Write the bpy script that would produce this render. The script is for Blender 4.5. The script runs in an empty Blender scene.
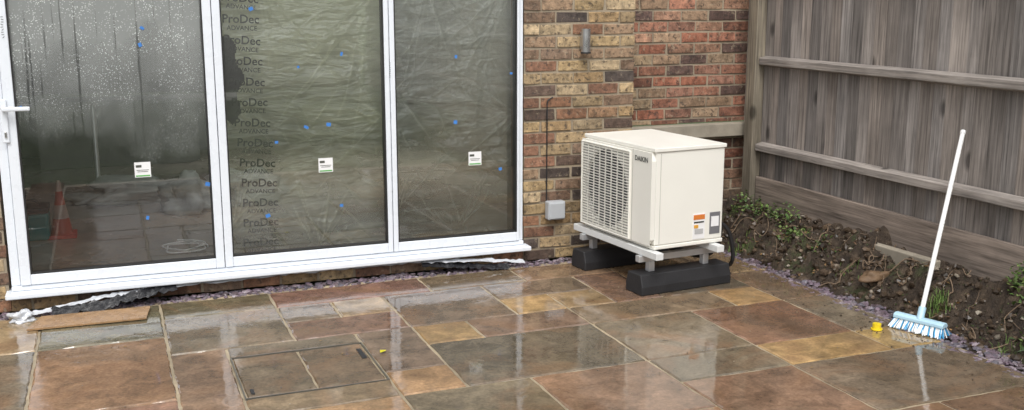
import bpy, bmesh, math, random
from mathutils import Vector, Matrix, noise
S=bpy.context.scene
S.view_settings.view_transform='Standard'
try: S.view_settings.look='None'
except: pass
S.view_settings.exposure=0
R=random.Random(7)

# ---------- helpers ----------
def link(o,parent=None):
    S.collection.objects.link(o)
    if parent: o.parent=parent
    return o
def empty(name,loc=(0,0,0)):
    o=bpy.data.objects.new(name,None); o.location=(0,0,0); o.empty_display_size=.1
    S.collection.objects.link(o); return o
class MB:
    """mesh builder with per-face colour"""
    def __init__(s): s.v=[];s.f=[];s.c=[]
    def add(s,vs,fs,col=(1,1,1)):
        b=len(s.v); s.v+= [tuple(v) for v in vs]
        for f in fs: s.f.append(tuple(b+i for i in f)); s.c.append(col)
    def box(s,x0,x1,y0,y1,z0,z1,col=(1,1,1),j=0,r=R):
        q=lambda: r.uniform(-j,j) if j else 0
        vs=[(x+q(),y+q(),z+q()) for z in (z0,z1) for y in (y0,y1) for x in (x0,x1)]
        s.add(vs,[(0,2,3,1),(4,5,7,6),(0,1,5,4),(1,3,7,5),(3,2,6,7),(2,0,4,6)],col)
    def obj(s,name,mat=None,parent=None,smooth=False,bevel=0):
        m=bpy.data.meshes.new(name); m.from_pydata(s.v,[],s.f)
        a=m.color_attributes.new('Col','FLOAT_COLOR','CORNER')
        i=0
        for p,c in zip(m.polygons,s.c):
            for _ in p.loop_indices:
                a.data[i].color=(c[0],c[1],c[2],1); i+=1
            p.use_smooth=smooth
        m.update()
        o=bpy.data.objects.new(name,m)
        if mat: m.materials.append(mat)
        link(o,parent)
        if bevel:
            b=o.modifiers.new('b','BEVEL'); b.width=bevel; b.segments=2; b.limit_method='ANGLE'
        return o
def box(name,x0,x1,y0,y1,z0,z1,mat,parent=None,bevel=0,col=(1,1,1)):
    b=MB(); b.box(x0,x1,y0,y1,z0,z1,col); return b.obj(name,mat,parent,bevel=bevel)
def tube(name,pts,rad,mat,parent=None,res=4,caps=True):
    c=bpy.data.curves.new(name,'CURVE'); c.dimensions='3D'; c.bevel_depth=rad; c.bevel_resolution=res; c.use_fill_caps=caps
    sp=c.splines.new('NURBS' if len(pts)>2 else 'POLY'); sp.points.add(len(pts)-1)
    for p,q in zip(sp.points,pts): p.co=(*q,1)
    if len(pts)>2: sp.use_endpoint_u=True; sp.order_u=3
    c.materials.append(mat)
    o=bpy.data.objects.new(name,c); return link(o,parent)

class NT:
    def __init__(s,name):
        s.m=bpy.data.materials.new(name); s.m.use_nodes=True; s.t=s.m.node_tree; s.t.nodes.clear()
        s.out=s.n('ShaderNodeOutputMaterial')
    def n(s,t,**k):
        n=s.t.nodes.new(t)
        for a,b in k.items(): setattr(n,a,b)
        return n
    def l(s,a,b): s.t.links.new(a,b)
    def noise(s,scale,vec=None,detail=4,rough=.55,dist=0):
        n=s.n('ShaderNodeTexNoise'); n.inputs['Scale'].default_value=scale; n.inputs['Detail'].default_value=detail
        n.inputs['Roughness'].default_value=rough; n.inputs['Distortion'].default_value=dist
        if vec is not None: s.l(vec,n.inputs['Vector'])
        return n.outputs['Fac']
    def ramp(s,fac,stops):
        n=s.n('ShaderNodeValToRGB'); e=n.color_ramp.elements
        while len(e)<len(stops): e.new(.5)
        for q,(p,c) in zip(e,stops):
            q.position=p; q.color=(c,c,c,1) if not hasattr(c,'__len__') else (*c,1)
        s.l(fac,n.inputs[0]); return n.outputs[0]
    def math(s,op,a,b=0,clamp=False):
        n=s.n('ShaderNodeMath',operation=op); n.use_clamp=clamp
        for i,v in enumerate((a,b)):
            if isinstance(v,(int,float)): n.inputs[i].default_value=v
            else: s.l(v,n.inputs[i])
        return n.outputs[0]
    def mix(s,mode,fac,a,b):
        n=s.n('ShaderNodeMix',data_type='RGBA',blend_type=mode)
        for i,v in ((0,fac),(6,a),(7,b)):
            if isinstance(v,(int,float)): n.inputs[i].default_value=v
            elif isinstance(v,tuple): n.inputs[i].default_value=(*v,1)
            else: s.l(v,n.inputs[i])
        return n.outputs[2]
    def coord(s): return s.n('ShaderNodeTexCoord').outputs['Object']
    def mapping(s,v,scale=(1,1,1),rot=(0,0,0),loc=(0,0,0)):
        n=s.n('ShaderNodeMapping'); n.inputs['Scale'].default_value=scale; n.inputs['Rotation'].default_value=rot; n.inputs['Location'].default_value=loc
        s.l(v,n.inputs[0]); return n.outputs[0]
    def attr(s):
        n=s.n('ShaderNodeAttribute'); n.attribute_name='Col'; return n.outputs['Color']
    def bump(s,h,strength=.5,dist=.01,normal=None):
        n=s.n('ShaderNodeBump'); n.inputs['Strength'].default_value=strength; n.inputs['Distance'].default_value=dist
        s.l(h,n.inputs['Height'])
        if normal is not None: s.l(normal,n.inputs['Normal'])
        return n.outputs[0]
    def bsdf(s,color=None,rough=.5,normal=None,metal=0,spec=.5,coat=0):
        n=s.n('ShaderNodeBsdfPrincipled')
        for k,v in (('Base Color',color),('Roughness',rough),('Normal',normal),('Metallic',metal),('Specular IOR Level',spec),('Coat Weight',coat)):
            if v is None: continue
            if isinstance(v,(int,float)): n.inputs[k].default_value=v
            elif isinstance(v,tuple): n.inputs[k].default_value=(*v,1)
            else: s.l(v,n.inputs[k])
        return n.outputs[0]
    def done(s,sh): s.l(sh,s.out.inputs[0]); return s.m
def simple(name,col,rough=.5,metal=0,var=.12,scale=12,bump=0,spec=.5):
    t=NT(name); c=t.coord(); f=t.noise(scale,c,5)
    cc=t.mix('MIX',f,tuple(x*(1-var) for x in col),tuple(min(1,x*(1+var)) for x in col))
    nm=t.bump(t.noise(scale*6,c),bump,.004) if bump else None
    rr=t.ramp(f,[(.3,max(0,rough-.08)),(.7,min(1,rough+.08))])
    return t.done(t.bsdf(cc,rr,nm,metal,spec))
def attrmat(name,rough=.6,var=.3,scale=30,bump=.4,spec=.4,mul=(1,1,1),bd=.004):
    t=NT(name); c=t.coord(); a=t.attr(); f=t.noise(scale,c,6,.65)
    k=t.ramp(f,[(.25,1-var),(.75,1+var)])
    cc=t.mix('MULTIPLY',1,a,k); cc=t.mix('MULTIPLY',1,cc,mul)
    return t.done(t.bsdf(cc,rough,t.bump(f,bump,bd),0,spec))

# ---------- materials ----------
M_white=simple('white_frame_paint',(.74,.78,.83),.28,var=.03)
M_gasket=simple('black_rubber_gasket',(.02,.02,.02),.5)
M_cream=simple('cream_casing_paint',(.80,.785,.72),.38,var=.04,scale=4)
M_dark=simple('dark_plastic',(.02,.02,.022),.45)
M_rubber=simple('black_rubber',(.018,.018,.02),.55,bump=.3)
M_metal=simple('galvanised_metal',(.6,.61,.62),.35,metal=.6)
M_steel=simple('brushed_steel',(.55,.55,.55),.3,metal=.9)
M_concrete=simple('concrete',(.30,.265,.21),.7,var=.35,bump=.4)
M_plaster=simple('bare_plaster',(.50,.48,.44),.8,var=.2,scale=3)
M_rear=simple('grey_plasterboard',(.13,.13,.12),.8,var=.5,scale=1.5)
M_floor=simple('dusty_screed',(.30,.27,.23),.25,var=.4,scale=2)
M_red=simple('red_plastic',(.5,.05,.04),.4)
M_blue=simple('blue_tape',(.05,.20,.55),.5)
M_teal=simple('teal_plastic',(.03,.2,.2),.4)
M_yellow=simple('yellow_plastic',(.8,.6,.02),.4)
M_wtag=simple('white_paper',(.8,.8,.8),.6,var=.03)
M_green=simple('green_print',(.12,.4,.1),.6)
M_ink=simple('grey_ink',(.03,.035,.03),.6)
M_faint=simple('faded_ink',(.075,.08,.065),.6)
M_greyplastic=simple('grey_plastic',(.42,.44,.46),.4,var=.05)

def brickmat():
    t=NT('stock_brick'); c=t.coord(); a=t.attr()
    f=t.noise(22,c,6,.7); f2=t.noise(90,c,4,.7); f3=t.noise(1.8,c,3)
    cc=t.mix('MULTIPLY',1,a,t.ramp(f,[(.3,.42),(.5,1.0),(.72,1.6)]))
    sp=t.ramp(t.noise(38,c,3,.6),[(.56,0.),(.64,1.)])
    cc=t.mix('MIX',t.math('MULTIPLY',sp,.7),cc,(.045,.035,.03))
    sp2=t.ramp(t.noise(30,t.mapping(c,loc=(3,3,3)),3,.6),[(.60,0.),(.68,1.)])
    cc=t.mix('MIX',t.math('MULTIPLY',sp2,.45),cc,(.44,.36,.25))
    cc=t.mix('MULTIPLY',1,cc,t.ramp(f3,[(.3,.7),(.7,1.15)]))
    h=t.math('ADD',f,t.math('MULTIPLY',f2,.5))
    return t.done(t.bsdf(cc,t.ramp(f,[(.3,.4),(.7,.75)]),t.bump(h,.9,.009),0,.4))
M_brick=brickmat()
def mortarmat():
    t=NT('lime_mortar'); c=t.coord(); f=t.noise(60,c,5,.7); g=t.noise(3,c)
    cc=t.mix('MIX',f,(.21,.17,.12),(.46,.385,.28)); cc=t.mix('MULTIPLY',1,cc,t.ramp(g,[(.3,.7),(.7,1.1)]))
    return t.done(t.bsdf(cc,.85,t.bump(f,.6,.004)))
M_mortar=mortarmat()
def slabmat():
    t=NT('wet_sandstone'); c=t.coord(); a=t.attr()
    off=t.n('ShaderNodeVectorMath',operation='MULTIPLY_ADD'); t.l(a,off.inputs[0]); off.inputs[1].default_value=(37,53,71); t.l(c,off.inputs[2])
    v=off.outputs[0]
    big=t.noise(2.2,v,5,.6,1.2); mid=t.noise(9,v,6,.62,.6); fine=t.noise(70,v,4,.6)
    cc=t.mix('MULTIPLY',1,a,t.ramp(mid,[(.28,.55),(.5,.98),(.75,1.55)]))
    st=t.ramp(big,[(.50,0.),(.66,1.)]); cc=t.mix('MIX',t.math('MULTIPLY',st,.5),cc,(.27,.16,.095))
    st2=t.ramp(t.noise(1.7,t.mapping(v,loc=(9,4,2)),5,.6,.8),[(.50,0.),(.66,1.)]); cc=t.mix('MIX',t.math('MULTIPLY',st2,.35),cc,(.13,.115,.09))
    cc=t.mix('MULTIPLY',1,cc,t.ramp(fine,[(.3,.78),(.7,1.2)]))
    cc=t.mix('MULTIPLY',1,cc,(1.0,.93,.82))
    pud=t.ramp(t.noise(1.6,c,3,.5,.4),[(.40,0.),(.54,1.)])
    cc=t.mix('MULTIPLY',pud,cc,(.75,.75,.75))
    rg=t.ramp(t.math('ADD',t.math('MULTIPLY',mid,.5),t.math('MULTIPLY',fine,.5)),[(.3,.05),(.7,.22)])
    rg=t.mix('MIX',pud,rg,(.03,.03,.03))
    h=t.math('ADD',t.math('MULTIPLY',t.noise(5,v,5,.55,1.),1.0),t.math('MULTIPLY',mid,.3)); h=t.math('ADD',h,t.math('MULTIPLY',fine,.04))
    b=t.n('ShaderNodeBump'); b.inputs['Distance'].default_value=.010
    t.l(h,b.inputs['Height']); t.l(t.math('SUBTRACT',.44,t.math('MULTIPLY',pud,.34)),b.inputs['Strength'])
    p=t.n('ShaderNodeBsdfPrincipled'); t.l(cc,p.inputs['Base Color']); t.l(rg,p.inputs['Roughness']); t.l(b.outputs[0],p.inputs['Normal'])
    p.inputs['Specular IOR Level'].default_value=.9
    return t.done(p.outputs[0])
M_slab=slabmat()
def jointmat():
    t=NT('pointing_mortar'); c=t.coord(); f=t.noise(40,c,5,.7); g=t.noise(2.5,c)
    cc=t.mix('MIX',f,(.27,.21,.13),(.52,.44,.31)); cc=t.mix('MULTIPLY',1,cc,t.ramp(g,[(.3,.5),(.65,1.05)]))
    return t.done(t.bsdf(cc,.4,t.bump(f,.4,.003)))
M_joint=jointmat()
def fencewood(name,scale):
    t=NT(name); c=t.coord(); a=t.attr()
    off=t.n('ShaderNodeVectorMath',operation='MULTIPLY_ADD'); t.l(a,off.inputs[0]); off.inputs[1].default_value=(91,67,43); t.l(c,off.inputs[2]); v=off.outputs[0]
    g=t.noise(1,t.mapping(v,scale=scale),6,.65,.5); b=t.noise(2.4,v,4)
    cc=t.mix('MULTIPLY',1,a,t.ramp(g,[(.3,.42),(.5,1.),(.7,1.5)]))
    cc=t.mix('MULTIPLY',1,cc,t.ramp(b,[(.3,.72),(.7,1.2)]))
    z=t.n('ShaderNodeSeparateXYZ'); t.l(c,z.inputs[0])
    damp=t.ramp(t.math('ADD',z.outputs[2],t.math('MULTIPLY',t.noise(3,c,4),.5)),[(.35,0.65),(.95,1.0)])
    cc=t.mix('MULTIPLY',1,cc,damp)
    kn=t.n('ShaderNodeTexVoronoi'); kn.inputs['Scale'].default_value=1; t.l(t.mapping(v,scale=(3,3.2,1.7)),kn.inputs[0])
    cc=t.mix('MULTIPLY',1,cc,t.ramp(kn.outputs[0],[(.06,.35),(.12,1.)]))
    return t.done(t.bsdf(cc,.7,t.bump(g,.6,.004),0,.3))
M_fence=fencewood('weathered_board',(60,60,2.2))
M_rail=fencewood('weathered_rail',(60,2.2,60))
def soilmat():
    t=NT('damp_soil'); c=t.coord(); f=t.noise(14,c,8,.75)
    cc=t.ramp(f,[(.3,(.014,.009,.006)),(.52,(.05,.033,.02)),(.72,(.14,.10,.065))])
    ms=t.ramp(t.noise(5,c,6,.7),[(.56,0.),(.64,1.)]); cc=t.mix('MIX',t.math('MULTIPLY',ms,.6),cc,(.05,.07,.02))
    return t.done(t.bsdf(cc,.7,t.bump(f,1,.04)))
M_soil=soilmat()
M_leaf=attrmat('weed_leaf',.5,.25,20,.2)
M_gravel=attrmat('slate_chip',.35,.3,40,.3)
def lawnmat():
    t=NT('lawn'); c=t.coord(); f=t.noise(25,c,6,.7); g=t.noise(1.2,c,4)
    cc=t.mix('MIX',f,(.03,.05,.015),(.08,.12,.035)); cc=t.mix('MULTIPLY',1,cc,t.ramp(g,[(.3,.7),(.7,1.2)]))
    return t.done(t.bsdf(cc,.85,t.bump(f,.8,.03)))
M_lawn=lawnmat()
def glassmat(name,wet):
    t=NT(name); c=t.coord()
    tr=t.n('ShaderNodeBsdfTransparent'); tr.inputs[0].default_value=(.94,.96,.94,1)
    gl=t.n('ShaderNodeBsdfGlossy'); gl.inputs['Roughness'].default_value=.01
    gl.inputs['Color'].default_value=(1,1,1,1)
    t.l(t.bump(t.noise(1.3,c,2),.05,.01),gl.inputs['Normal'])
    fr=t.n('ShaderNodeFresnel'); fr.inputs[0].default_value=1.6
    fac=t.math('ADD',t.math('MULTIPLY',fr.outputs[0],1.5),.03,True)
    m=t.n('ShaderNodeMixShader'); t.l(fac,m.inputs[0]); t.l(tr.outputs[0],m.inputs[1]); t.l(gl.outputs[0],m.inputs[2])
    sh=m.outputs[0]
    vo=t.n('ShaderNodeTexVoronoi'); vo.inputs['Scale'].default_value=95; vo.inputs['Randomness'].default_value=1; t.l(c,vo.inputs[0])
    drop=t.ramp(vo.outputs[0],[(.16,1.),(.32,0.)])
    sep=t.n('ShaderNodeSeparateXYZ'); t.l(c,sep.inputs[0])
    zz=t.math('ADD',sep.outputs[2],t.math('MULTIPLY',t.noise(3,c,4),.7))
    zm=t.ramp(t.math('MULTIPLY',zz,.5),[(.60,0.),(.92,1.)])
    mist=t.math('MULTIPLY',zm,.32*wet)
    run=t.ramp(t.noise(1,t.mapping(c,scale=(45,1,1.2)),3),[(.6,0.),(.66,1.)])
    mist=t.math('MULTIPLY',mist,t.math('SUBTRACT',1,t.math('MULTIPLY',run,.6)))
    dsel=t.ramp(t.noise(7,c,3),[(.40,0.),(.56,1.)])
    dr=t.math('MULTIPLY',t.math('MULTIPLY',drop,dsel),t.math('ADD',t.math('MULTIPLY',zm,.9),.08))
    fac2=t.math('ADD',t.math('ADD',mist,t.math('MULTIPLY',dr,.6*wet)),.008,True)
    df=t.n('ShaderNodeBsdfDiffuse'); df.inputs[0].default_value=(.72,.76,.74,1)
    m2=t.n('ShaderNodeMixShader'); t.l(fac2,m2.inputs[0]); t.l(sh,m2.inputs[1]); t.l(df.outputs[0],m2.inputs[2])
    return t.done(m2.outputs[0])
M_glass=glassmat('clear_glazing',.2); M_glass1=glassmat('rain_speckled_glazing',1.0)
def polymat(name,base,col,zg):
    t=NT(name); c=t.coord(); a=t.attr()
    sx=t.n('ShaderNodeSeparateXYZ'); t.l(a,sx.inputs[0]); k=sx.outputs[0]
    sep=t.n('ShaderNodeSeparateXYZ'); t.l(c,sep.inputs[0])
    fold=t.noise(1,t.mapping(c,scale=(2.2,2,8),rot=(0,.9,0)),4,.55,.8)
    fold2=t.noise(1,t.mapping(c,scale=(2.5,2,11),rot=(0,-.7,0),loc=(4,4,4)),3,.55,.6)
    ff=t.math('ADD',fold,t.math('MULTIPLY',fold2,.7))
    nm=t.bump(ff,.8,.07)
    df=t.n('ShaderNodeBsdfDiffuse'); df.inputs[0].default_value=(*col,1); t.l(nm,df.inputs['Normal'])
    tl=t.n('ShaderNodeBsdfTranslucent'); tl.inputs[0].default_value=(*col,1)
    gl=t.n('ShaderNodeBsdfGlossy'); gl.inputs['Roughness'].default_value=.18; t.l(nm,gl.inputs['Normal'])
    tr=t.n('ShaderNodeBsdfTransparent'); tr.inputs[0].default_value=(.95,.97,.90,1)
    m1=t.n('ShaderNodeMixShader'); m1.inputs[0].default_value=.25; t.l(df.outputs[0],m1.inputs[1]); t.l(tl.outputs[0],m1.inputs[2])
    b=t.n('ShaderNodeMixShader'); b.inputs[0].default_value=.18; t.l(m1.outputs[0],b.inputs[1]); t.l(gl.outputs[0],b.inputs[2])
    # pale glow painted into the opacity: film denser and brighter toward the top
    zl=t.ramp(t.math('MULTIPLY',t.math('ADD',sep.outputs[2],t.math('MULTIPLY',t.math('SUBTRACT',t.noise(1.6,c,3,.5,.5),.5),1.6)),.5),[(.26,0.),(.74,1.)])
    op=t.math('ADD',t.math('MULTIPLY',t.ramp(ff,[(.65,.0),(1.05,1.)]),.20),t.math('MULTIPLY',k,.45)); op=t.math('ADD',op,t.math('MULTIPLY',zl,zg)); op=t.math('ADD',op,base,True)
    m=t.n('ShaderNodeMixShader'); t.l(op,m.inputs[0]); t.l(tr.outputs[0],m.inputs[1]); t.l(b.outputs[0],m.inputs[2])
    return t.done(m.outputs[0])
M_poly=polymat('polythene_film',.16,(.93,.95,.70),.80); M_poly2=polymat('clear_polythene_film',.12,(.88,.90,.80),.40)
M_foil=simple('silver_white_membrane',(.6,.62,.65),.3,metal=.2,bump=.5)

# ---------- ground ----------
g=MB(); g.add([(-300,-300,-.05),(300,-300,-.05),(300,300,-.05),(-300,300,-.05)],[(0,1,2,3)]); g.obj('ground',M_lawn)
patio=empty('patio')
box('pointing',-2.6,3.82,-4.2,-.10,-.045,-.007,M_joint,patio)
U=.3; X0=.2; Y0=-.16
pal=[(.20,.155,.115),(.175,.15,.115),(.25,.17,.12),(.19,.16,.12),(.27,.175,.125),(.15,.135,.11),(.24,.185,.125),(.22,.155,.11),(.26,.18,.14),(.17,.15,.11)]
tan=[(.40,.28,.145),(.36,.235,.135),(.35,.265,.165)]
brn=(.235,.145,.105)
slabs=[]; occ=set()
def put(i,j,w,h,col):
    for a in range(i,i+w):
        for b in range(j,j+h):
            if (a,b) in occ: return False
    for a in range(i,i+w):
        for b in range(j,j+h): occ.add((a,b))
    slabs.append((X0+i*U,X0+(i+w)*U,Y0-(j+h)*U,Y0-j*U,col)); return True
for a in range(0,3):
    for b in range(3,6): occ.add((a,b))
slabs+=[(.2,.46,-1.96,-1.06,(.25,.175,.125)),(.46,1.1,-1.21,-1.06,(.19,.16,.125)),(.46,1.1,-1.96,-1.76,(.24,.185,.125))]
put(4,3,1,1,tan[0]); put(3,5,1,1,tan[1]); put(9,4,2,2,brn); put(9,6,2,1,tan[0]); put(2,0,3,1,(.24,.15,.13))
put(4,4,3,2,(.16,.14,.11)); put(3,1,1,1,tan[2]); put(7,2,1,1,tan[2]); put(6,2,1,1,tan[0])
put(-2,2,2,3,(.27,.17,.105)); put(0,1,2,2,(.19,.16,.12)); put(2,2,2,1,(.24,.155,.12)); put(-4,2,2,3,(.17,.15,.12))
put(4,1,2,2,(.20,.155,.12)); put(3,6,2,2,(.19,.16,.115)); put(7,4,2,2,(.21,.175,.13)); put(5,6,2,2,(.25,.165,.12)); put(7,6,2,1,(.20,.175,.135)); put(3,3,1,2,(.21,.16,.125)); put(9,7,3,2,(.19,.155,.12))
put(2,1,1,1,(.22,.18,.14)); put(0,6,3,2,tan[1]) ; put(11,4,1,2,(.2,.175,.14)); put(5,3,2,1,(.23,.165,.13)); put(7,3,3,1,(.25,.195,.14)); put(7,7,2,2,(.25,.165,.12))
for j in range(0,13):
    for i in range(-9,12):
        if (i,j) in occ: continue
        opts=[(3,2),(2,2),(2,3),(2,1),(2,2),(1,2)]; R.shuffle(opts)
        for w,h in opts+[(1,1)]:
            if i+w>12: continue
            col=R.choice(pal)
            if w*h<=2 and R.random()<.35: col=R.choice(tan)
            if put(i,j,w,h,tuple(max(.02,c+R.uniform(-.012,.012)) for c in col)): break
def slab(mb,x0,x1,y0,y1,col,gap=.006,z=0,tilt=.0035):
    x0+=gap;x1-=gap;y0+=gap;y1-=gap
    pts=[]
    def edge(a,b):
        L=(Vector(b)-Vector(a)).length; n=max(2,int(L/.05))
        for k in range(n):
            p=Vector(a).lerp(Vector(b),k/n)
            jj=.003
            pts.append((p.x+R.uniform(-jj,jj),p.y+R.uniform(-jj,jj)))
    edge((x0,y0),(x1,y0));edge((x1,y0),(x1,y1));edge((x1,y1),(x0,y1));edge((x0,y1),(x0,y0))
    cx,cy=(x0+x1)/2,(y0+y1)/2; tx=R.uniform(-tilt,tilt); ty=R.uniform(-tilt,tilt)
    zz=lambda x,y:z+tx*(x-cx)+ty*(y-cy)
    n=len(pts); vs=[]
    for p in pts: vs.append((p[0],p[1],-.03))
    for p in pts: vs.append((p[0],p[1],zz(*p)-.006+R.uniform(-.0015,.0015)))
    for p in pts:
        dx=cx-p[0];dy=cy-p[1]; d=math.hypot(dx,dy); k=R.uniform(.004,.009)/d*1.2
        q=(p[0]+dx*k,p[1]+dy*k); vs.append((q[0],q[1],zz(*q)))
    fs=[]
    for r in (0,1):
        for k in range(n): fs.append((r*n+k,r*n+(k+1)%n,(r+1)*n+(k+1)%n,(r+1)*n+k))
    fs.append(tuple(range(2*n,3*n)))
    mb.add(vs,fs,col)
mb=MB()
for s in slabs:
    slab(mb,*s)
mb.obj('paving_slabs',M_slab,patio)
cov=empty('inspection_cover')
cm=MB(); slab(cm,.472,.78,-1.752,-1.222,(.19,.155,.115),.004,.0,.001); slab(cm,.78,1.088,-1.752,-1.222,(.21,.155,.11),.004,.0,.001); cm.obj('stone_inlay',M_slab,cov)
M_rim=simple('wet_steel_rim',(.16,.15,.13),.35,metal=.5,var=.4)
fm=MB()
for a in ((.463,.469,-1.762,-1.214),(1.091,1.097,-1.762,-1.214),(.469,1.091,-1.762,-1.756),(.469,1.091,-1.220,-1.214)): fm.box(*a,-.03,.002)
fm.obj('steel_rim',M_rim,cov)
fm=MB()
fm.box(1.048,1.070,-1.45,-1.31,-.002,.0035); fm.box(.495,.51,-1.72,-1.66,-.002,.0035)
fm.obj('lifting_key_slots',M_dark,cov)

# ---------- house ----------
house=empty('brick_house')
BP=[(.35,.235,.12),(.40,.285,.15),(.29,.175,.10),(.17,.105,.07),(.085,.065,.055),(.27,.14,.08),(.23,.12,.075),(.41,.31,.19),(.23,.155,.105),(.32,.215,.135),(.38,.275,.155),(.12,.08,.06),(.20,.13,.085)]
BP2=[(.36,.17,.11),(.32,.13,.08),(.38,.215,.14),(.22,.10,.065),(.36,.26,.16),(.13,.08,.065),(.41,.29,.19),(.28,.145,.10),(.33,.22,.14),(.34,.15,.095)]
def brickwall(name,parent,x0,x1,y,z0,z1,palette,depth=.1,endfill=True):
    mb=MB(); rr=random.Random(len(name)*13+int(z1*10)); bl,bh,mg=.211,.063,.0135
    zz0=math.floor(z0/(bh+mg)); row=zz0; z=zz0*(bh+mg)
    while z<z1:
        off=(row%2)*(bl+mg)/2+rr.uniform(-.006,.006)
        k=math.floor((x0-off)/(bl+mg)); x=off+k*(bl+mg)
        while x<x1:
            hx=x+bl+rr.uniform(-.004,.003)
            a,b=max(x,x0),min(hx,x1); c,d=max(z,z0),min(z+bh,z1)
            if b-a>.02 and d-c>.01:
                col=rr.choice(palette); m=rr.uniform(.75,1.2); col=tuple(q*m for q in col)
                yy=y-rr.uniform(.001,.006)
                mb.box(a,b,yy,y+.03,c,d,col,.003,rr)
            x+=bl+mg
        z+=bh+mg; row+=1
    mb.obj(name,M_brick,parent,bevel=.003)
    box(name+'_mortar',x0+.004,x1-.004,y+.003,y+depth,z0+.001,z1-.002,M_mortar,parent)
DX0,DX1=-.545,2.45
brickwall('wall_pier',house,DX1+.012,3.245,0,0,2.75,BP,.3)
brickwall('wall_left',house,-3.4,DX0-.012,0,0,2.75,BP,.3)
brickwall('wall_head',house,DX0-.01,DX1+.01,0,2.22,2.75,BP,.3)
brickwall('wall_plinth',house,DX0-.01,DX1+.01,.0,0,.09,BP,.3)
box('return_wall',3.2,3.243,.302,5.2,0,2.75,M_mortar,house)
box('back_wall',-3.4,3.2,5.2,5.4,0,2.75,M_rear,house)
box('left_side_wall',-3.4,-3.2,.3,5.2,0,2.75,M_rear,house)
box('floor_slab',-3.2,3.2,.1,5.2,.0,.12,M_floor,house)
for i,a in enumerate([(-3.4,.3,.3,5.2),(2.9,3.2,.3,5.2),(.3,2.9,.3,.42),(.3,2.9,2.9,5.2)]):  # unseen roof; gap between the pieces added so sky light backlights the film
    box('flat_roof_%d'%(i+1),a[0],a[1],a[2],a[3],2.5,2.75,M_plaster,house)
box('partition',-3.2,-.9,3.6,3.7,.12,2.5,M_plaster,house)
nb=empty('boundary_brick_wall')
brickwall('upper_brickwork',nb,3.25,4.62,.36,.80,2.6,BP2,.2)
box('concrete_ledge',3.25,4.42,.27,.358,.70,.795,M_concrete,nb,.006)
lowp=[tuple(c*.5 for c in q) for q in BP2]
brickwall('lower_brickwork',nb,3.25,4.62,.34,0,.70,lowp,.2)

# ---------- doors ----------
doors=empty('bifold_doors')
def fr(name,x0,x1,z0,z1,y0,y1,b=.004): return box(name,x0,x1,y0,y1,z0,z1,M_white,doors,b)
fr('outer_jamb_left',DX0,DX0+.045,.145,2.2,-.02,.07)
fr('outer_jamb_right',DX1-.03,DX1,.145,2.2,-.02,.07)
fr('head',DX0+.045,DX1-.03,2.14,2.2,-.02,.07)
fr('threshold',DX0,DX1,.118,.144,-.035,.07)
fr('sill',DX0-.03,DX1+.03,.088,.116,-.10,.07,.006)
panes=[(-.445,.53),(.625,1.554),(1.617,2.403)]
sash=[(DX0+.048,.577),(.581,1.583),(1.587,DX1-.033)]
for k,((g0,g1),(s0,s1)) in enumerate(zip(panes,sash)):
    zb,zt=.148,2.137; gz0,gz1=.205,2.07
    fr('sash_%d_stile_l'%k,s0,g0,zb,zt,-.045,.03); fr('sash_%d_stile_r'%k,g1,s1,zb,zt,-.045,.03)
    fr('sash_%d_bottom'%k,g0,g1,zb,gz0,-.043,.03); fr('sash_%d_top'%k,g0,g1,gz1,zt,-.043,.03)
    gm=MB(); e=.008
    gm.box(g0,g0+e,-.036,.02,gz0,gz1);gm.box(g1-e,g1,-.036,.02,gz0,gz1);gm.box(g0+e,g1-e,-.036,.02,gz0,gz0+e);gm.box(g0+e,g1-e,-.036,.02,gz1-e,gz1)
    gm.obj('gasket_%d'%k,M_gasket,doors)
    pm=MB(); pm.add([(g0+.004,-.02,gz0+.004),(g1-.004,-.02,gz0+.004),(g1-.004,-.02,gz1-.004),(g0+.004,-.02,gz1-.004)],[(0,1,2,3)])
    pm.obj('glass_%d'%k,M_glass1 if k==0 else M_glass,doors)
box('handle_plate',-.515,-.482,-.058,-.046,.93,1.16,M_white,doors,.005)
box('handle_lever',-.505,-.37,-.105,-.085,1.10,1.122,M_white,doors,.006)
box('handle_neck',-.507,-.49,-.088,-.056,1.10,1.122,M_white,doors,.004)
box('lock_cylinder',-.504,-.493,-.066,-.056,.96,.99,M_steel,doors,.002)
def quad(mb,x,z,w,h,y,a=0,col=(1,1,1)):
    c,s=math.cos(a),math.sin(a); vs=[]
    for dx,dz in ((-w,-h),(w,-h),(w,h),(-w,h)):
        vs.append((x+(dx*c-dz*s)/2,y,z+(dx*s+dz*c)/2))
    mb.add(vs,[(0,1,2,3)],col)
for i,(x,z) in enumerate([(.166,.744),(1.187,.71),(2.125,.697)]):
    st=empty('glazing_label')
    m=MB(); quad(m,x,z,.085,.085,-.0235); m.obj('paper',M_wtag,st)
    m=MB(); quad(m,x-.02,z+.02,.03,.014,-.0245); quad(m,x+.0,z-.002,.065,.003,-.0245); quad(m,x+.0,z-.011,.055,.003,-.0245); m.obj('print',M_faint,st)
    m=MB(); quad(m,x,z-.034,.075,.008,-.0245); m.obj('green_band',M_green,st)
m=MB()
for x,z in [(-.43,1.11),(.21,1.52),(.19,1.43),(.79,1.62),(.5,.64),(1.04,1.29),(1.08,.94),(1.22,.95),(1.3,1.36),(1.28,.46),(.17,.47),(.84,.43),(.9,.86),(2.0,1.33),(1.99,.93),(2.37,1.22),(2.3,.62)]:
    quad(m,x+R.uniform(-.01,.01),z,R.uniform(.013,.028),R.uniform(.011,.024),-.0235,R.uniform(-.6,.6))
m.obj('blue_tape_dots',M_blue,doors)
m=MB()
for k in range(9): quad(m,-.468+R.uniform(-.004,.004),1.48+k*.013,.012,.0025,-.0475,R.uniform(-.8,.8)); quad(m,1.585+R.uniform(-.003,.003),1.22+k*.011,.010,.002,-.0475,R.uniform(-.8,.8))
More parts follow.
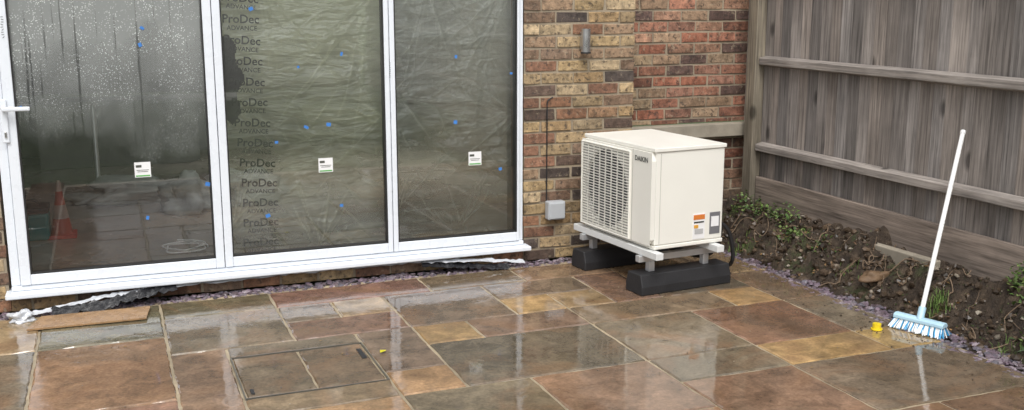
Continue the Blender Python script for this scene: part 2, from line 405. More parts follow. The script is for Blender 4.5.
m.obj('pencil_marks',M_ink,doors)
def text(name,body,x,y,z,size,mat,parent,rotz=0,tilt=0,bold=0):
    c=bpy.data.curves.new(name,'FONT'); c.body=body; c.size=size; c.align_x='CENTER'; c.align_y='CENTER'; c.offset=bold; c.resolution_u=3
    c.materials.append(mat); o=bpy.data.objects.new(name,c); o.location=(x,y,z); o.rotation_euler=(math.pi/2,tilt,rotz); return link(o,parent)
def in_tear(x,z):
    t=(1.47-z)/.52
    if t<0 or t>1: return False
    cx=.66+.02*math.sin(t*5)+.075*max(0,t-.45)
    w=.018+.045*math.sin(math.pi*min(1,t))+ .018*math.sin(t*17)
    return abs(x-cx)<w
def sheet(name,x0,x1,y,seed,mat,tear=False):
    rr=random.Random(seed); cr=[]
    W_=x1-x0
    def fan(ax,az_,cnt,a0,a1,l0,l1):
        for k in range(cnt):
            an=a0+(a1-a0)*(k+rr.uniform(-.4,1.4))/cnt
            cr.append((ax+rr.uniform(-.04,.04),az_+rr.uniform(-.04,.04),math.cos(an),math.sin(an),rr.uniform(.0018,.005),rr.uniform(.003,.010),rr.uniform(l0,l1)))
    # tension creases fanning in from where the film is pinned at its edges
    fan(x1-.02,1.75,16,-2.9,-1.7,.4,1.2); fan(x0+.25,1.85,14,-2.2,-.6,.3,1.1); fan(x1-.02,.95,9,1.9,4.2,.2,.7)
    fan(x0+.04,.35,9,0,1.5,.2,.7); fan(x0+W_*.55,.22,9,.7,2.3,.15,.6); fan(x0+.05,1.1,8,-1.2,1.0,.15,.6)
    for k in range(70):
        an=rr.choice([-.85,-.95,-1.1,.6,.8])+rr.uniform(-.25,.25)
        cr.append((rr.uniform(x0,x1),rr.uniform(.25,1.9),math.cos(an),math.sin(an),rr.uniform(.0016,.0045),rr.uniform(.002,.007),rr.uniform(.06,.35)))
    st=.0075; nx=int(W_/st); nz=int(1.9/st); mb=MB(); vs=[]; kk=[]
    for j in range(nz+1):
        for i in range(nx+1):
            x=x0+W_*i/nx; z=.19+1.9*j/nz; d=0; ck=0
            wob=.03*noise.noise(Vector((x*3,z*3,seed)))+.008*noise.noise(Vector((x*12,z*12,seed)))
            for (a,b,c,s,w,am,le) in cr:
                al=(x-a)*c+(z-b)*s
                if al<-.01 or al>le: continue
                dd=abs((x-a)*s-(z-b)*c+wob)
                if dd>.05: continue
                f=1-al/le
                e=math.exp(-dd/(w*2)); d+=am*e*f; ck=max(ck,math.exp(-dd/w)*min(1,f*1.6,al*12+.15)*am/.010)
            d+=.022*noise.noise(Vector((x*3+seed,z*2,0)))+.010*noise.noise(Vector((x*7+z*5,z*4-x*3,seed)))
            vs.append((x,y+.02-d,z)); kk.append(min(1,ck))
    fs=[]
    for j in range(nz):
        for i in range(nx):
            a=j*(nx+1)+i; cx=x0+W_*(i+.5)/nx; cz=.19+1.9*(j+.5)/nz
            if tear and in_tear(cx,cz): continue
            fs.append((a,a+1,a+nx+2,a+nx+1))
    mb.add(vs,fs); o=mb.obj(name,mat,None,True)
    at=o.data.color_attributes['Col']
    for lp in o.data.loops:
        q=kk[lp.vertex_index]; at.data[lp.index].color=(q,q,q,1)
    return o
s1=sheet('polythene_sheet',.60,1.57,.09,3,M_poly,True)
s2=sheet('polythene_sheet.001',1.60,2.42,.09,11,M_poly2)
z=1.68
while z>.26:
    tl=R.uniform(-.03,.05)-.06
    text('print_word','ProDec',.775+.03*math.sin(z*3),.03,z,.066,M_faint,s1,tilt=-tl,bold=.0012)
    text('print_subword','ADVANCE',.78+.03*math.sin(z*3),.03,z-.05,.036,M_faint,s1,tilt=-tl,bold=.0004)
    z-=.118
def cone(name,x,y,z,h,r):
    e=empty(name); bm=MB(); n=20
    rings=[(r,0),(r*.72,h*.3),(r*.5,h*.55),(r*.3,h*.8),(r*.16,h)]
    for q in range(4):
        (ra,za),(rb,zb)=rings[q],rings[q+1]; col=(.40,.06,.04) if q%2==0 else (.42,.30,.27)
        vs=[(x+ra*math.cos(2*math.pi*k/n),y+ra*math.sin(2*math.pi*k/n),z+.02+za) for k in range(n)]+[(x+rb*math.cos(2*math.pi*k/n),y+rb*math.sin(2*math.pi*k/n),z+.02+zb) for k in range(n)]
        bm.add(vs,[(k,(k+1)%n,n+(k+1)%n,n+k) for k in range(n)],col)
    bm.obj('cone_body',attrmat('cone_plastic',.4,.1),e,True); box('cone_base',x-r*1.3,x+r*1.3,y-r*1.3,y+r*1.3,z,z+.025,M_red,e,.005)
cone('traffic_cone',-.33,1.3,.12,.36,.07)
def lump(name,x,y,z,sx,sy,sz,mat,seed,amp=.35,lvl=4):
    bm=bmesh.new(); bmesh.ops.create_icosphere(bm,subdivisions=lvl,radius=1)
    for v in bm.verts:
        n=noise.noise(v.co*1.6+Vector((seed,0,0)))+.5*abs(noise.noise(v.co*4+Vector((0,seed,0))))
        v.co*=1+amp*n
        v.co.z=max(v.co.z,-.45)
        v.co=Vector((x+v.co.x*sx,y+v.co.y*sy,z+.45*sz+v.co.z*sz))
    me=bpy.data.meshes.new(name); bm.to_mesh(me); bm.free()
    for p in me.polygons: p.use_smooth=True
    me.materials.append(mat); o=bpy.data.objects.new(name,me); link(o); return o
M_bag=simple('grey_rubble_bag',(.32,.33,.31),.45,var=.5,bump=.8)
lump('rubble_bag',.55,1.9,.12,.22,.18,.15,M_bag,1,.8); lump('rubble_bag',.95,2.2,.12,.28,.22,.15,M_bag,5,.8)
lump('dust_sheet',.25,2.6,.12,.45,.3,.1,M_bag,9,.9)
bk=empty('tool_case'); box('case_body',-.62,-.4,1.2,1.42,.12,.30,M_teal,bk,.02); box('case_lid',-.625,-.395,1.195,1.425,.302,.34,M_dark,bk,.01); tube('case_handle',[(-.56,1.3,.34),(-.56,1.3,.38),(-.46,1.3,.38),(-.46,1.3,.34)],.008,M_dark,bk)
tube('extension_cable',[(.40+.14*math.cos(a*.5)*(1-a*.01)+.03*math.sin(a*1.3),.6+.14*math.sin(a*.5),.13+.001*a) for a in range(30)],.005,M_wtag)
tb=empty('work_trestle')
for x in (-.1,.9):
    for s in (-1,1):
        tube('leg',[(x,3.0+s*.2,.12),(x,3.0+s*.05,.85)],.02,M_metal,tb)
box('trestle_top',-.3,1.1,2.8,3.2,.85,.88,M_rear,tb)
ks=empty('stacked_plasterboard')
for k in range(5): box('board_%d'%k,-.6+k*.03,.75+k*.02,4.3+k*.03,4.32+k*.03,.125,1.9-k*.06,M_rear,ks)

# ---------- sill membrane & plastic ----------
def ribbon(name,path,w0,mat,seed,drop=0,thick=.02,par=None):
    mb=MB(); vs=[]; n=len(path)-1; N=n*14; M=8
    for k in range(N+1):
        t=k/N*n; i=min(n-1,int(t)); f=t-i; a=Vector(path[i]); b=Vector(path[i+1]); p=a.lerp(b,f)
        w=w0*(1+.5*noise.noise(Vector((t*2.3,seed,0))))
        for q in range(M+1):
            s=q/M-.5
            dz=thick*abs(noise.noise(Vector((t*7,s*3,seed))))+.35*thick*noise.noise(Vector((t*17,s*8,seed)))
            vs.append((p.x+.01*noise.noise(Vector((t*5,s*4,seed+3))),p.y+s*w,max(p.z,.004)+dz+drop*(s+.5)))
    fs=[(k*(M+1)+q,k*(M+1)+q+1,(k+1)*(M+1)+q+1,(k+1)*(M+1)+q) for k in range(N) for q in range(M)]
    mb.add(vs,fs); return mb.obj(name,mat,par,True)
M_blackpl=simple('black_polythene',(.015,.015,.017),.25,bump=.6)
ribbon('damp_proof_membrane',[(-.35,-.17,.0),(-.1,-.18,.01),(.1,-.13,.04),(.3,-.09,.06)],.08,M_blackpl,4,.03,.03)
ribbon('damp_proof_membrane',[(1.75,-.08,.05),(1.95,-.10,.03),(2.15,-.13,.01),(2.3,-.16,.0)],.06,M_blackpl,6,.02,.02)
ribbon('silver_membrane_strip',[(-.52,-.16,.0),(-.3,-.12,.02),(-.1,-.10,.05),(.2,-.07,.065),(.7,-.06,.07),(1.2,-.055,.072),(1.7,-.06,.07),(2.1,-.09,.05),(2.42,-.12,.02)],.035,M_foil,8,.012,.015)
lump('crumpled_foil',-.50,-.20,0,.06,.045,.03,M_foil,3,.9)
M_card=simple('wet_plywood',(.33,.20,.10),.28,var=.5,scale=14,bump=.5)
bd=MB(); bd.add([(-.46,-.42,.004),(.12,-.44,.006),(.15,-.24,.010),(-.40,-.21,.006),(-.46,-.42,.013),(.12,-.44,.015),(.15,-.24,.019),(-.40,-.21,.015)],[(0,3,2,1),(4,5,6,7),(0,1,5,4),(1,2,6,5),(2,3,7,6),(3,0,4,7)])
bd.obj('plywood_offcut',M_card,None)

# ---------- stones ----------
def stones(name,boxes,count,palette,smin,smax,mat,zf=lambda x,y:0,flat=(.25,.5),pw=1):
    mb=MB(); bm=bmesh.new(); bmesh.ops.create_icosphere(bm,subdivisions=1,radius=1)
    tv=[v.co.copy() for v in bm.verts]; tf=[tuple(v.index for v in f.verts) for f in bm.faces]; bm.free()
    tot=sum((b[1]-b[0])*(b[3]-b[2]) for b in boxes)
    for b in boxes:
        n=int(count*(b[1]-b[0])*(b[3]-b[2])/tot)
        for _ in range(n):
            x=R.uniform(b[0],b[1]);y=R.uniform(b[2],b[3]); s=smin+(smax-smin)*R.random()**pw
            rot=Matrix.Rotation(R.uniform(0,6.28),3,'Z')@Matrix.Rotation(R.uniform(-.7,.7),3,'X')
            sc=Vector((s,s*R.uniform(.5,1),s*R.uniform(*flat)))
            c=R.choice(palette); m=R.uniform(.6,1.3)
            vs=[rot@Vector((v.x*sc.x*R.uniform(.75,1.2),v.y*sc.y*R.uniform(.8,1.2),v.z*sc.z*R.uniform(.8,1.2)))+Vector((x,y,zf(x,y)+sc.z*.5)) for v in tv]
            mb.add(vs,tf,tuple(q*m for q in c))
    return mb.obj(name,mat)
purp=[(.14,.105,.13),(.17,.13,.16),(.11,.10,.12),(.22,.185,.205),(.12,.09,.10)]
stones('slate_gravel',[(-1.2,2.9,-.14,-.015),(3.73,3.93,-3.6,-.1)],3200,purp,.009,.024,M_gravel,lambda x,y:-.010+.06*max(0,x-3.80))
stones('patio_grit',[(-.6,3.7,-2.6,-.2)],90,[(.2,.16,.1),(.1,.09,.08)],.002,.006,M_gravel,lambda x,y:0)
stones('spilled_soil',[(3.5,3.75,-3.0,-.2)],220,[(.06,.04,.025),(.09,.065,.045)],.002,.008,M_gravel,lambda x,y:0,(.4,.8),2)

# ---------- earth bank ----------
def bankh(x,y):
    t=(x-3.84-.05*math.sin(y*2.1)-.03*math.sin(y*5.3))/.42
    t=max(0,min(1,t)); s=t*t*(3-2*t)
    h=s*.23 + .10*s*noise.noise(Vector((x*4,y*3,0)))+ .085*noise.noise(Vector((x*11,y*11,3)))*min(1,t*4+.1)+.035*noise.noise(Vector((x*30,y*30,5)))*min(1,t*5)
    return h-.015
nb2=600; mb=MB(); vs=[]; ww=50
for j in range(nb2+1):
    for i in range(ww):
        x=3.72+(4.5-3.72)*i/(ww-1); y=.34-(6.3)*j/nb2; vs.append((x,y,bankh(x,y)))
w=ww
mb.add(vs,[(j*w+i,(j+1)*w+i,(j+1)*w+i+1,j*w+i+1) for j in range(nb2) for i in range(w-1)]); mb.obj('earth_bank',M_soil,None,True)
sp=MB(); sp.add([(2.9,-.12,-.004),(3.76,-.12,-.004),(3.76,.345,-.004),(2.9,.345,-.004)],[(0,1,2,3)]); sp.obj('soil_strip',M_soil)
stones('soil_stones',[(3.88,4.3,-3.2,.2)],420,[(.14,.10,.07),(.09,.07,.05),(.20,.16,.12),(.05,.035,.025),(.22,.19,.15)],.005,.024,M_gravel,bankh,(.4,.8),2)
stones('soil_clods',[(3.86,4.3,-3.4,.25)],1400,[(.04,.027,.017),(.06,.042,.028),(.03,.02,.013),(.09,.062,.04)],.006,.03,M_gravel,lambda x,y:bankh(x,y)-.004,(.5,.9),1.6)
lump('sandstone_lump',4.03,-1.52,bankh(4.03,-1.52)-.02,.10,.05,.04,simple('ochre_stone',(.14,.085,.045),.7,var=.4,bump=.6),2,.6,3)
cb=MB(); cb.box(4.20,4.25,-1.75,-.98,.08,.245,(1,1,1),.008); cb.obj('concrete_kerb_fragment',M_concrete,None,bevel=.006)
rt=empty('exposed_roots'); M_root=simple('root_bark',(.16,.11,.07),.8)
for k in range(40):
    y=R.uniform(-2.6,-.1); x=R.uniform(4.0,4.28); pts=[]
    for q in range(6):
        pts.append((x,y,bankh(x,y)+R.uniform(.0,.045))); x-=R.uniform(-.01,.06); y+=R.uniform(-.08,.08)
    tube('root_%d'%k,pts,R.uniform(.001,.004),M_root,rt,2)
def leaf(mb,p,d,L,W,col):
    d=d.normalized(); s=d.cross(Vector((0,0,1))); s=s.normalized() if s.length>.01 else Vector((1,0,0)); u=s.cross(d)
    mb.add([p,p+d*L*.45+s*W+u*L*.08,p+d*L-u*L*.08,p+d*L*.45-s*W+u*L*.08],[(0,1,2,3)],col)
def weed(name,cx,cy,rx,ry,n,L,W,up,pal):
    mb=MB()
    for _ in range(n):
        a=R.uniform(0,6.28); r=R.random()**.6; x=cx+rx*r*math.cos(a); y=cy+ry*r*math.sin(a); x=min(x,4.3)
        base=Vector((x,y,bankh(x,y)+R.random()**1.5*up)); d=Vector((R.uniform(-1,.7),R.uniform(-1,1),R.uniform(-.1,.9)))
        c=R.choice(pal); m=R.uniform(.6,1.3); leaf(mb,base,d,R.uniform(.5,1)*L,W*R.uniform(.6,1.2),tuple(q*m for q in c))
    return mb.obj(name,M_leaf)
gp=[(.07,.13,.03),(.11,.18,.04),(.05,.09,.03),(.17,.23,.07)]
weed('ivy_weeds',4.2,-.15,.13,.36,480,.032,.011,.07,gp)
weed('ivy_weeds',4.15,-.55,.10,.16,150,.03,.010,.04,gp)
weed('ivy_weeds',4.1,-.95,.08,.10,60,.028,.009,.03,gp)
weed('nettle_weeds',4.25,-2.32,.06,.10,120,.045,.011,.12,gp)
weed('fern_weeds',4.0,-2.66,.08,.12,130,.045,.009,.09,gp)
weed('moss_patch',4.1,-1.6,.15,1.2,500,.012,.005,.01,[(.06,.10,.025),(.1,.13,.04)])
weed('fallen_leaves',3.98,-1.3,.2,1.2,240,.028,.011,.0,[(.18,.10,.04),(.26,.15,.06),(.12,.07,.04)])
def tuft(name,cx,cy,n,L,spread):
    mb=MB()
    for _ in range(n):
        x=cx+R.gauss(0,spread);y=cy+R.gauss(0,spread); z=bankh(x,y); a=R.uniform(0,6.28); l=L*R.uniform(.5,1.1); bx,by=math.cos(a)*l*.5,math.sin(a)*l*.5
        s=Vector((-math.sin(a),math.cos(a),0))*.0018; c=R.choice([(.12,.20,.05),(.17,.25,.07),(.08,.14,.03)])
        p0=Vector((x,y,z));p1=p0+Vector((bx*.3,by*.3,l*.6));p2=p0+Vector((bx,by,l*.8))
        mb.add([p0-s,p0+s,p1+s*.8,p1-s*.8,p2],[(0,1,2,3),(3,2,4)],c)
    return mb.obj(name,M_leaf)
tuft('grass_tuft',4.03,-1.98,110,.10,.03); tuft('grass_tuft',4.08,-.72,50,.07,.03); tuft('grass_tuft',3.95,-2.5,40,.07,.03); tuft('grass_tuft',4.0,-1.3,40,.05,.04)
tuft('grass_tuft',3.9,-.35,60,.06,.05)

# ---------- fence ----------
fn=empty('timber_fence'); FX=4.35
rr=random.Random(5)
bm_=MB(); y=.33
while y>-12:
    w=rr.uniform(.098,.108); b=rr.uniform(.68,1.3); t=rr.uniform(-.014,.014)
    base=(.245+t,.218+t*.3,.198-t*.3); col=tuple(q*b for q in base)
    ztop=2.05+rr.uniform(-.01,.01); x=FX+rr.uniform(-.004,.004); lean=rr.uniform(-.004,.004)
    z0=.40
    vs=[(x,y+.012,z0),(x+.018,y+.012,z0),(x+.006,y-w,z0),(x+.014,y-w,z0),(x,y+.012+lean,ztop),(x+.018,y+.012+lean,ztop),(x+.006,y-w+lean,ztop),(x+.014,y-w+lean,ztop)]
    bm_.add(vs,[(0,1,3,2),(4,6,7,5),(0,4,5,1),(2,3,7,6),(0,2,6,4),(1,5,7,3)],col)
    y-=w
bm_.obj('feather_edge_boards',M_fence,fn)
rl=MB()
for zc in (1.245,.636,1.85):
    yy=.10
    while yy>-12:
        y2=yy-2.9
        c=rr.uniform(.95,1.15); sag=rr.uniform(-.006,.006)
        vs=[(FX-.062,yy,zc-.02),(FX-.002,yy,zc-.034),(FX-.002,yy,zc+.040),(FX-.062,yy,zc+.026)]
        vs+=[(a,y2,b+sag) for a,_,b in vs]
        rl.add(vs,[(0,1,2,3),(7,6,5,4),(0,4,5,1),(1,5,6,2),(2,6,7,3),(3,7,4,0)],(.29*c,.26*c,.235*c)); yy=y2-.10
rl.obj('arris_rails',M_rail,fn,bevel=.004)
gb=MB(); gb.box(FX-.04,FX-.004,-2.9,.10,.20,.425,(.30,.245,.205),.004); gb.box(FX-.04,FX-.004,-6,-3.0,.20,.42,(.28,.235,.2),.004); gb.box(FX-.04,FX-.004,-12,-6.1,.20,.42,(.28,.235,.2),.004)
gb.obj('gravel_boards',M_rail,fn,bevel=.003)
po=MB()
for yy in (.16,-2.95,-6.05,-9.1): po.box(FX-.085,FX-.006,yy-.05,yy+.05,.05,2.1,(.22,.19,.145),.003)
po.obj('fence_posts',M_fence,fn,bevel=.004)
def fence2(name,ax,c,a0,a1):
    e=empty(name); m=MB(); a=a0
    while a<a1:
        b=rr.uniform(.75,1.25); col=(.2*b,.18*b,.16*b); w=.12; o=rr.uniform(-.004,.004)
        if ax=='x': m.box(a,a+w-.004,c+o,c+o+.018,.02,1.9,col)
        else: m.box(c+o,c+o+.018,a,a+w-.004,.02,1.9,col)
        a+=w
    m.obj('boards',M_fence,e); p=MB(); a=a0
    while a<=a1:
        if ax=='x': p.box(a,a+.1,c-.11,c-.008,0,2.0,(.2,.18,.15))
        else: p.box(c-.11,c-.008,a,a+.1,0,2.0,(.2,.18,.15))
        a+=2.4
    p.obj('posts',M_fence,e)
fence2('rear_fence','x',-14,-6,4.6); fence2('side_fence','y',-6,-14,0)
nh=empty('neighbour_house'); box('walls',-8,-1,-30,-22,0,5,simple('rendered_wall',(.3,.2,.14),.8),nh)
rf=MB(); rf.add([(-8.4,-30.4,5),(-.6,-30.4,5),(-.6,-21.6,5),(-8.4,-21.6,5),(-8.4,-26,8.2),(-.6,-26,8.2)],[(0,1,5,4),(2,3,4,5),(1,2,5),(3,0,4)]); rf.obj('tiled_roof',simple('roof_tile',(.12,.07,.05),.8),nh)
wn=MB()
for x in (-7,-4.8,-2.6): 
    for z in (1,3.2): wn.box(x,x+1.1,-21.995,-21.97,z,z+1.2)
wn.obj('windows',M_dark,nh)

# ---------- wall fittings ----------
wl=empty('wall_light'); tube('lamp_tube',[(2.865,-.06,1.34),(2.865,-.06,1.49)],.03,M_steel,wl); box('wall_plate',2.845,2.885,-.03,-.008,1.36,1.47,M_steel,wl,.003)
tube('lens_rim',[(2.865,-.06,1.335),(2.865,-.06,1.345)],.033,M_dark,wl)
sk=empty('outdoor_socket'); box('back_box',2.61,2.73,-.07,-.008,.27,.39,M_greyplastic,sk,.008); box('flap',2.617,2.723,-.082,-.071,.278,.383,M_greyplastic,sk,.006)
tube('wall_cable',[(2.62,-.012,.39),(2.62,-.012,1.0),(2.62,-.012,1.045),(2.66,-.012,1.06)],.004,M_dark)

# ---------- heat pump ----------
hp=empty('heat_pump_unit')
ax0,ax1,ay0,ay1,az0,az1=2.85,3.34,-1.02,-.26,.27,.85
box('casing',ax0+.004,ax1-.004,ay0+.004,ay1-.004,az0+.02,az1-.022,M_cream,hp,.006)
box('top_cover',ax0-.010,ax1+.004,ay0-.004,ay1+.004,az1-.021,az1+.002,M_cream,hp,.004)
box('base_pan',ax0,ax1,ay0,ay1,az0-.004,az0+.018,M_cream,hp,.004)
gy0,gy1=-.80,-.275; gz0_,gz1_=az0+.03,az1-.045
fc=(gy0+gy1)/2; zc=(gz0_+gz1_)/2; RC=.236
fx=ax0-.026
fp=MB(); n=64
y0p,y1p,z0p,z1p=ay0+.004,ay1-.001,az0+.02,az1-.023
circ=[];outer=[]
for k in range(n):
    a=2*math.pi*(k+.5)/n; c,s=math.cos(a),math.sin(a); circ.append((fc+RC*c,zc+RC*s))
    tx=((y1p-fc) if c>0 else (fc-y0p))/max(abs(c),1e-6); tz=((z1p-zc) if s>0 else (zc-z0p))/max(abs(s),1e-6); q=min(tx,tz); outer.append((fc+q*c,zc+q*s))
vs=[(fx,a,b) for a,b in outer]+[(fx,a,b) for a,b in circ]+[(ax0+.003,a,b) for a,b in circ]+[(ax0+.003,a,b) for a,b in outer]
fs=[]
for k in range(n):
    k2=(k+1)%n; fs+= [(k,k2,n+k2,n+k),(n+k,n+k2,2*n+k2,2*n+k),(k,3*n+k,3*n+k2,k2)]
def corner(yc,zc2):
    best=sorted(range(n),key=lambda k:(outer[k][0]-yc)**2+(outer[k][1]-zc2)**2)[:2]
    b=len(vs); vs.append((fx,yc,zc2)); fs.append((best[0],best[1],b))
for a in (y0p,y1p):
    for b in (z0p,z1p): corner(a,b)
fp.add(vs,fs); fp.obj('front_panel',M_cream,hp)
cv=MB(); cv.add([(ax0+.0005,fc+RC*1.01*math.cos(2*math.pi*k/48),zc+RC*1.01*math.sin(2*math.pi*k/48)) for k in range(48)],[tuple(range(48))]); cv.obj('fan_cavity',M_dark,hp)
fb=MB()
for k in range(3):
    a0=k*2.094+.5
    pts=[(ax0-.003,fc+.04*math.cos(a0),zc+.04*math.sin(a0))]+[(ax0-.004-.010*q/7,fc+.21*math.cos(a0+q*.17),zc+.21*math.sin(a0+q*.17)) for q in range(8)]
    fb.add(pts,[tuple(range(9))])
fb.obj('fan_blades',simple('grey_fan',(.06,.06,.06),.4),hp)
tube('fan_hub',[(ax0-.016,fc,zc),(ax0,fc,zc)],.05,simple('hub_grey',(.10,.10,.10),.4),hp)
sl_=MB(); n=30
for k in range(n):
    z=gz0_+(gz1_-gz0_)*(k+.5)/n; sl_.box(fx-.010,fx-.005,gy0,gy1,z-.0020,z+.0020)
for k in range(9):
    y=gy0+(gy1-gy0)*k/8; sl_.box(fx-.007,fx+.001,y-.002,y+.002,gz0_,gz1_)
sl_.obj('guard_slats',M_cream,hp)
M_seam=simple('seam_shadow',(.35,.34,.3),.6)
rg=MB()
for k in range(n):
    z=gz0_+(gz1_-gz0_)*(k+1)/n
    hw=RC**2-(z-zc)**2; hw=math.sqrt(hw) if hw>0 else 0
    if hw>0:
        rg.box(fx-.0012,fx+.0005,gy0,fc-hw-.003,z-.003,z+.003); rg.box(fx-.0012,fx+.0005,fc+hw+.003,gy1,z-.003,z+.003)
    elif z<gz1_-.004: rg.box(fx-.0012,fx+.0005,gy0,gy1,z-.003,z+.003)
rg.obj('grille_grooves',simple('groove_grey',(.30,.295,.27),.6),hp)
gf=MB(); e=.009
gf.box(fx-.012,fx+.001,gy0-e,gy0-.0005,gz0_-e,gz1_+e);gf.box(fx-.012,fx+.001,gy1+.0005,gy1+e,gz0_-e,gz1_+e);gf.box(fx-.012,fx+.001,gy0,gy1,gz1_+.0005,gz1_+e);gf.box(fx-.012,fx+.001,gy0,gy1,gz0_-e,gz0_-.0005)
gf.obj('guard_frame',M_cream,hp,bevel=.003)
t=text('badge_lettering','DAIKIN',0,0,0,.040,M_ink,hp,bold=.0008); t.location=(fx-.0025,-.915,az1-.07); t.rotation_euler=(math.pi/2,0,-math.pi/2)
sm=MB(); sm.box(fx-.0015,fx+.001,-.828,-.825,z0p,z1p); sm.obj('panel_seam',M_seam,hp)
sm=MB(); ye=ay0+.0035
sm.box(ax0+.035,ax0+.037,ye-.002,ye+.001,az0+.03,az1-.03)
sm.obj('side_seam',simple('seam_shadow2',(.45,.44,.40),.6),hp)
def endquad(name,x,z,w,h,mat,dy=.006):
    m=MB(); m.box(x-w/2,x+w/2,ay0+.004-dy,ay0+.0045,z-h/2,z+h/2); return m.obj(name,mat,hp)
lx=3.165; zb=.375
endquad('warning_label_white',lx,zb,.085,.15,M_wtag,.002)
endquad('warning_label_orange',lx,zb+.055,.08,.028,simple('orange_print',(.65,.2,.04),.5),.004)
endquad('label_text',lx,zb+.025,.07,.008,M_ink,.004); endquad('label_yellow',lx-.02,zb,.03,.02,simple('warn_orange',(.7,.35,.05),.5),.004); endquad('label_text2',lx,zb-.03,.06,.03,simple('label_grey',(.45,.45,.45),.6),.004)
endquad('rating_plate',3.28,zb+.01,.075,.13,simple('dark_plate',(.16,.16,.17),.5),.002); endquad('rating_print',3.28,zb+.02,.055,.06,M_wtag,.004)
sf=MB()
for x in (ax0+.0,ax1-.06): sf.box(x-.03,x+.02,ay0-.07,ay1+.09,.222,.262)
sf.obj('support_rails',simple('white_coated_steel',(.66,.67,.66),.35,var=.05),hp,bevel=.003)
sf=MB()
for y in (-.93,-.30):
    sf.box(ax0-.05,ax1+.06,y-.02,y+.02,.182,.2205)
    for x in (ax0+.04,ax1-.06): sf.box(x-.02,x+.02,y-.019,y+.019,.12,.1815)
sf.obj('cross_bars',M_metal,hp,bevel=.003)
for y in (-.93,-.30):
    b=MB(); x0,x1=2.78,3.42
    prof=[(-.085,0),(.085,0),(.085,.05),(.065,.12),(-.065,.12),(-.085,.05)]
    vs=[(x0,y+a,c) for a,c in prof]+[(x1,y+a,c) for a,c in prof]
    b.add(vs,[(0,1,2,3,4,5),(11,10,9,8,7,6)]+[(k,6+k,6+(k+1)%6,(k+1)%6) for k in range(6)])
    b.obj('rubber_foot',M_rubber,hp,bevel=.006)
tube('insulated_pipe',[(3.34,-.8,.42),(3.46,-.8,.42),(3.52,-.78,.25),(3.50,-.7,.08),(3.52,-.4,.05),(3.5,.0,.06),(3.5,.22,.1)],.022,M_rubber,hp)
tube('condensate_hose',[(3.34,-.9,.36),(3.44,-.92,.36),(3.5,-.93,.2),(3.52,-.9,.05),(3.6,-.7,.02)],.012,M_dark,hp)
# unit stands slightly skewed on the slabs
th=math.radians(5.5); px_,py_=2.85,-1.02
hp.rotation_euler=(0,0,th)
hp.location=(px_-(px_*math.cos(th)-py_*math.sin(th)),py_-(px_*math.sin(th)+py_*math.cos(th)),.001)

# ---------- broom ----------
br=empty('broom')
hc=Vector((3.80,-2.10,0)); dirh=Vector((.09,-.27,0)).normalized(); prp=Vector((-dirh.y,dirh.x,0))
M_hd=simple('pale_blue_plastic',(.42,.62,.74),.4)
m=MB(); L=.135
def hb(u,v,z): return hc+dirh*u+prp*v+Vector((0,0,z))
pr=[(-.028,.05),(.028,.05),(.026,.066),(.012,.076),(-.012,.076),(-.026,.066)]
vs=[hb(-L,a,c) for a,c in pr]+[hb(L,a,c) for a,c in pr]
m.add(vs,[(0,1,2,3,4,5),(11,10,9,8,7,6)]+[(k,6+k,6+(k+1)%6,(k+1)%6) for k in range(6)]); m.obj('brush_head',M_hd,br,bevel=.003)
m=MB()
for a in range(38):
    for b in range(5):
        for s in range(2):
            u=-L+.006+(2*L-.012)*a/37; v=-.022+.044*b/4
            p0=hb(u,v,.051); p1=hb(u*1.12+R.uniform(-.009,.009),v*2.4+R.uniform(-.007,.007),.003+R.uniform(0,.008))
            c=(.85,.87,.87) if (b in(0,4) and a%4) or b==2 else (.08,.38,.66)
            w=.0018; m.add([p0-dirh*w,p0+dirh*w,p1+dirh*w*2,p1-dirh*w*2],[(0,1,2,3)],c); m.add([p0-prp*w,p0+prp*w,p1+prp*w*2,p1-prp*w*2],[(0,1,2,3)],c)
m.obj('bristles',attrmat('bristle',.5,.1),br)
pb=Vector((3.80,-2.10,.07)); pt=Vector((4.315,-1.77,.97)); dd=(pt-pb).normalized()
tube('handle',[pb,pt],.0125,simple('white_coated_pole',(.82,.83,.82),.35,var=.05),br)
tube('socket',[pb-dd*.01,pb+dd*.06],.019,M_hd,br); tube('grip_cap',[pt-dd*.015,pt+dd*.004],.0145,M_wtag,br)
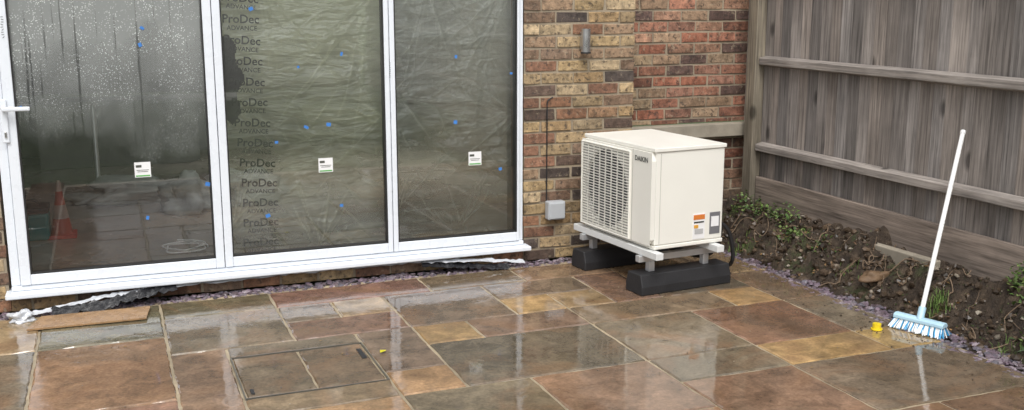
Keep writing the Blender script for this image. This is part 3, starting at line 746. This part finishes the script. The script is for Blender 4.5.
yc=empty('yellow_cap'); tube('cap_body',[(3.614,-2.0,.004),(3.614,-2.0,.035)],.022,M_yellow,yc); tube('cap_rim',[(3.614,-2.0,.003),(3.614,-2.0,.009)],.029,M_yellow,yc)
m=MB(); leaf(m,Vector((1.14,-1.42,.008)),Vector((.6,.5,.05)),.05,.016,(.55,.5,.02)); m.obj('yellow_leaf',M_leaf)
m=MB()
for _ in range(14):
    x,y=R.uniform(0,3.4),R.uniform(-2.5,-.3); leaf(m,Vector((x,y,.006)),Vector((R.uniform(-1,1),R.uniform(-1,1),.05)),R.uniform(.012,.025),.005,R.choice([(.2,.12,.04),(.1,.07,.03)]))
m.obj('leaf_litter',M_leaf)

# ---------- light ----------
W=bpy.data.worlds.new('World'); S.world=W; W.use_nodes=True; nt=W.node_tree; nt.nodes.clear()
o=nt.nodes.new('ShaderNodeOutputWorld'); b=nt.nodes.new('ShaderNodeBackground'); sky=nt.nodes.new('ShaderNodeTexSky'); sky.sky_type='NISHITA'; sky.sun_disc=False
sky.sun_elevation=math.radians(55); sky.sun_rotation=math.radians(200); sky.air_density=1; sky.dust_density=4
hs=nt.nodes.new('ShaderNodeHueSaturation'); hs.inputs['Saturation'].default_value=.15; hs.inputs['Value'].default_value=1.5
nt.links.new(sky.outputs[0],hs.inputs['Color']); nt.links.new(hs.outputs[0],b.inputs[0]); b.inputs[1].default_value=.15; nt.links.new(b.outputs[0],o.inputs[0])
sd=bpy.data.lights.new('sun','SUN'); sd.energy=1.3; sd.angle=math.radians(25); sd.color=(1,.97,.93)
so=bpy.data.objects.new('sun',sd); S.collection.objects.link(so)
az=math.radians(200); el=math.radians(55)
dv=Vector((math.sin(az)*math.cos(el),math.cos(az)*math.cos(el),math.sin(el)))
so.rotation_euler=dv.to_track_quat('Z','Y').to_euler()
# ---------- camera ----------
cd=bpy.data.cameras.new('camera'); cd.sensor_width=36; cd.lens=36.1; cd.clip_end=1000; cd.clip_start=.05
co=bpy.data.objects.new('camera',cd); co.location=(0,-6.02,1.67); co.rotation_euler=(math.radians(90-11.3),0,math.radians(-21.6)); S.collection.objects.link(co); S.camera=co
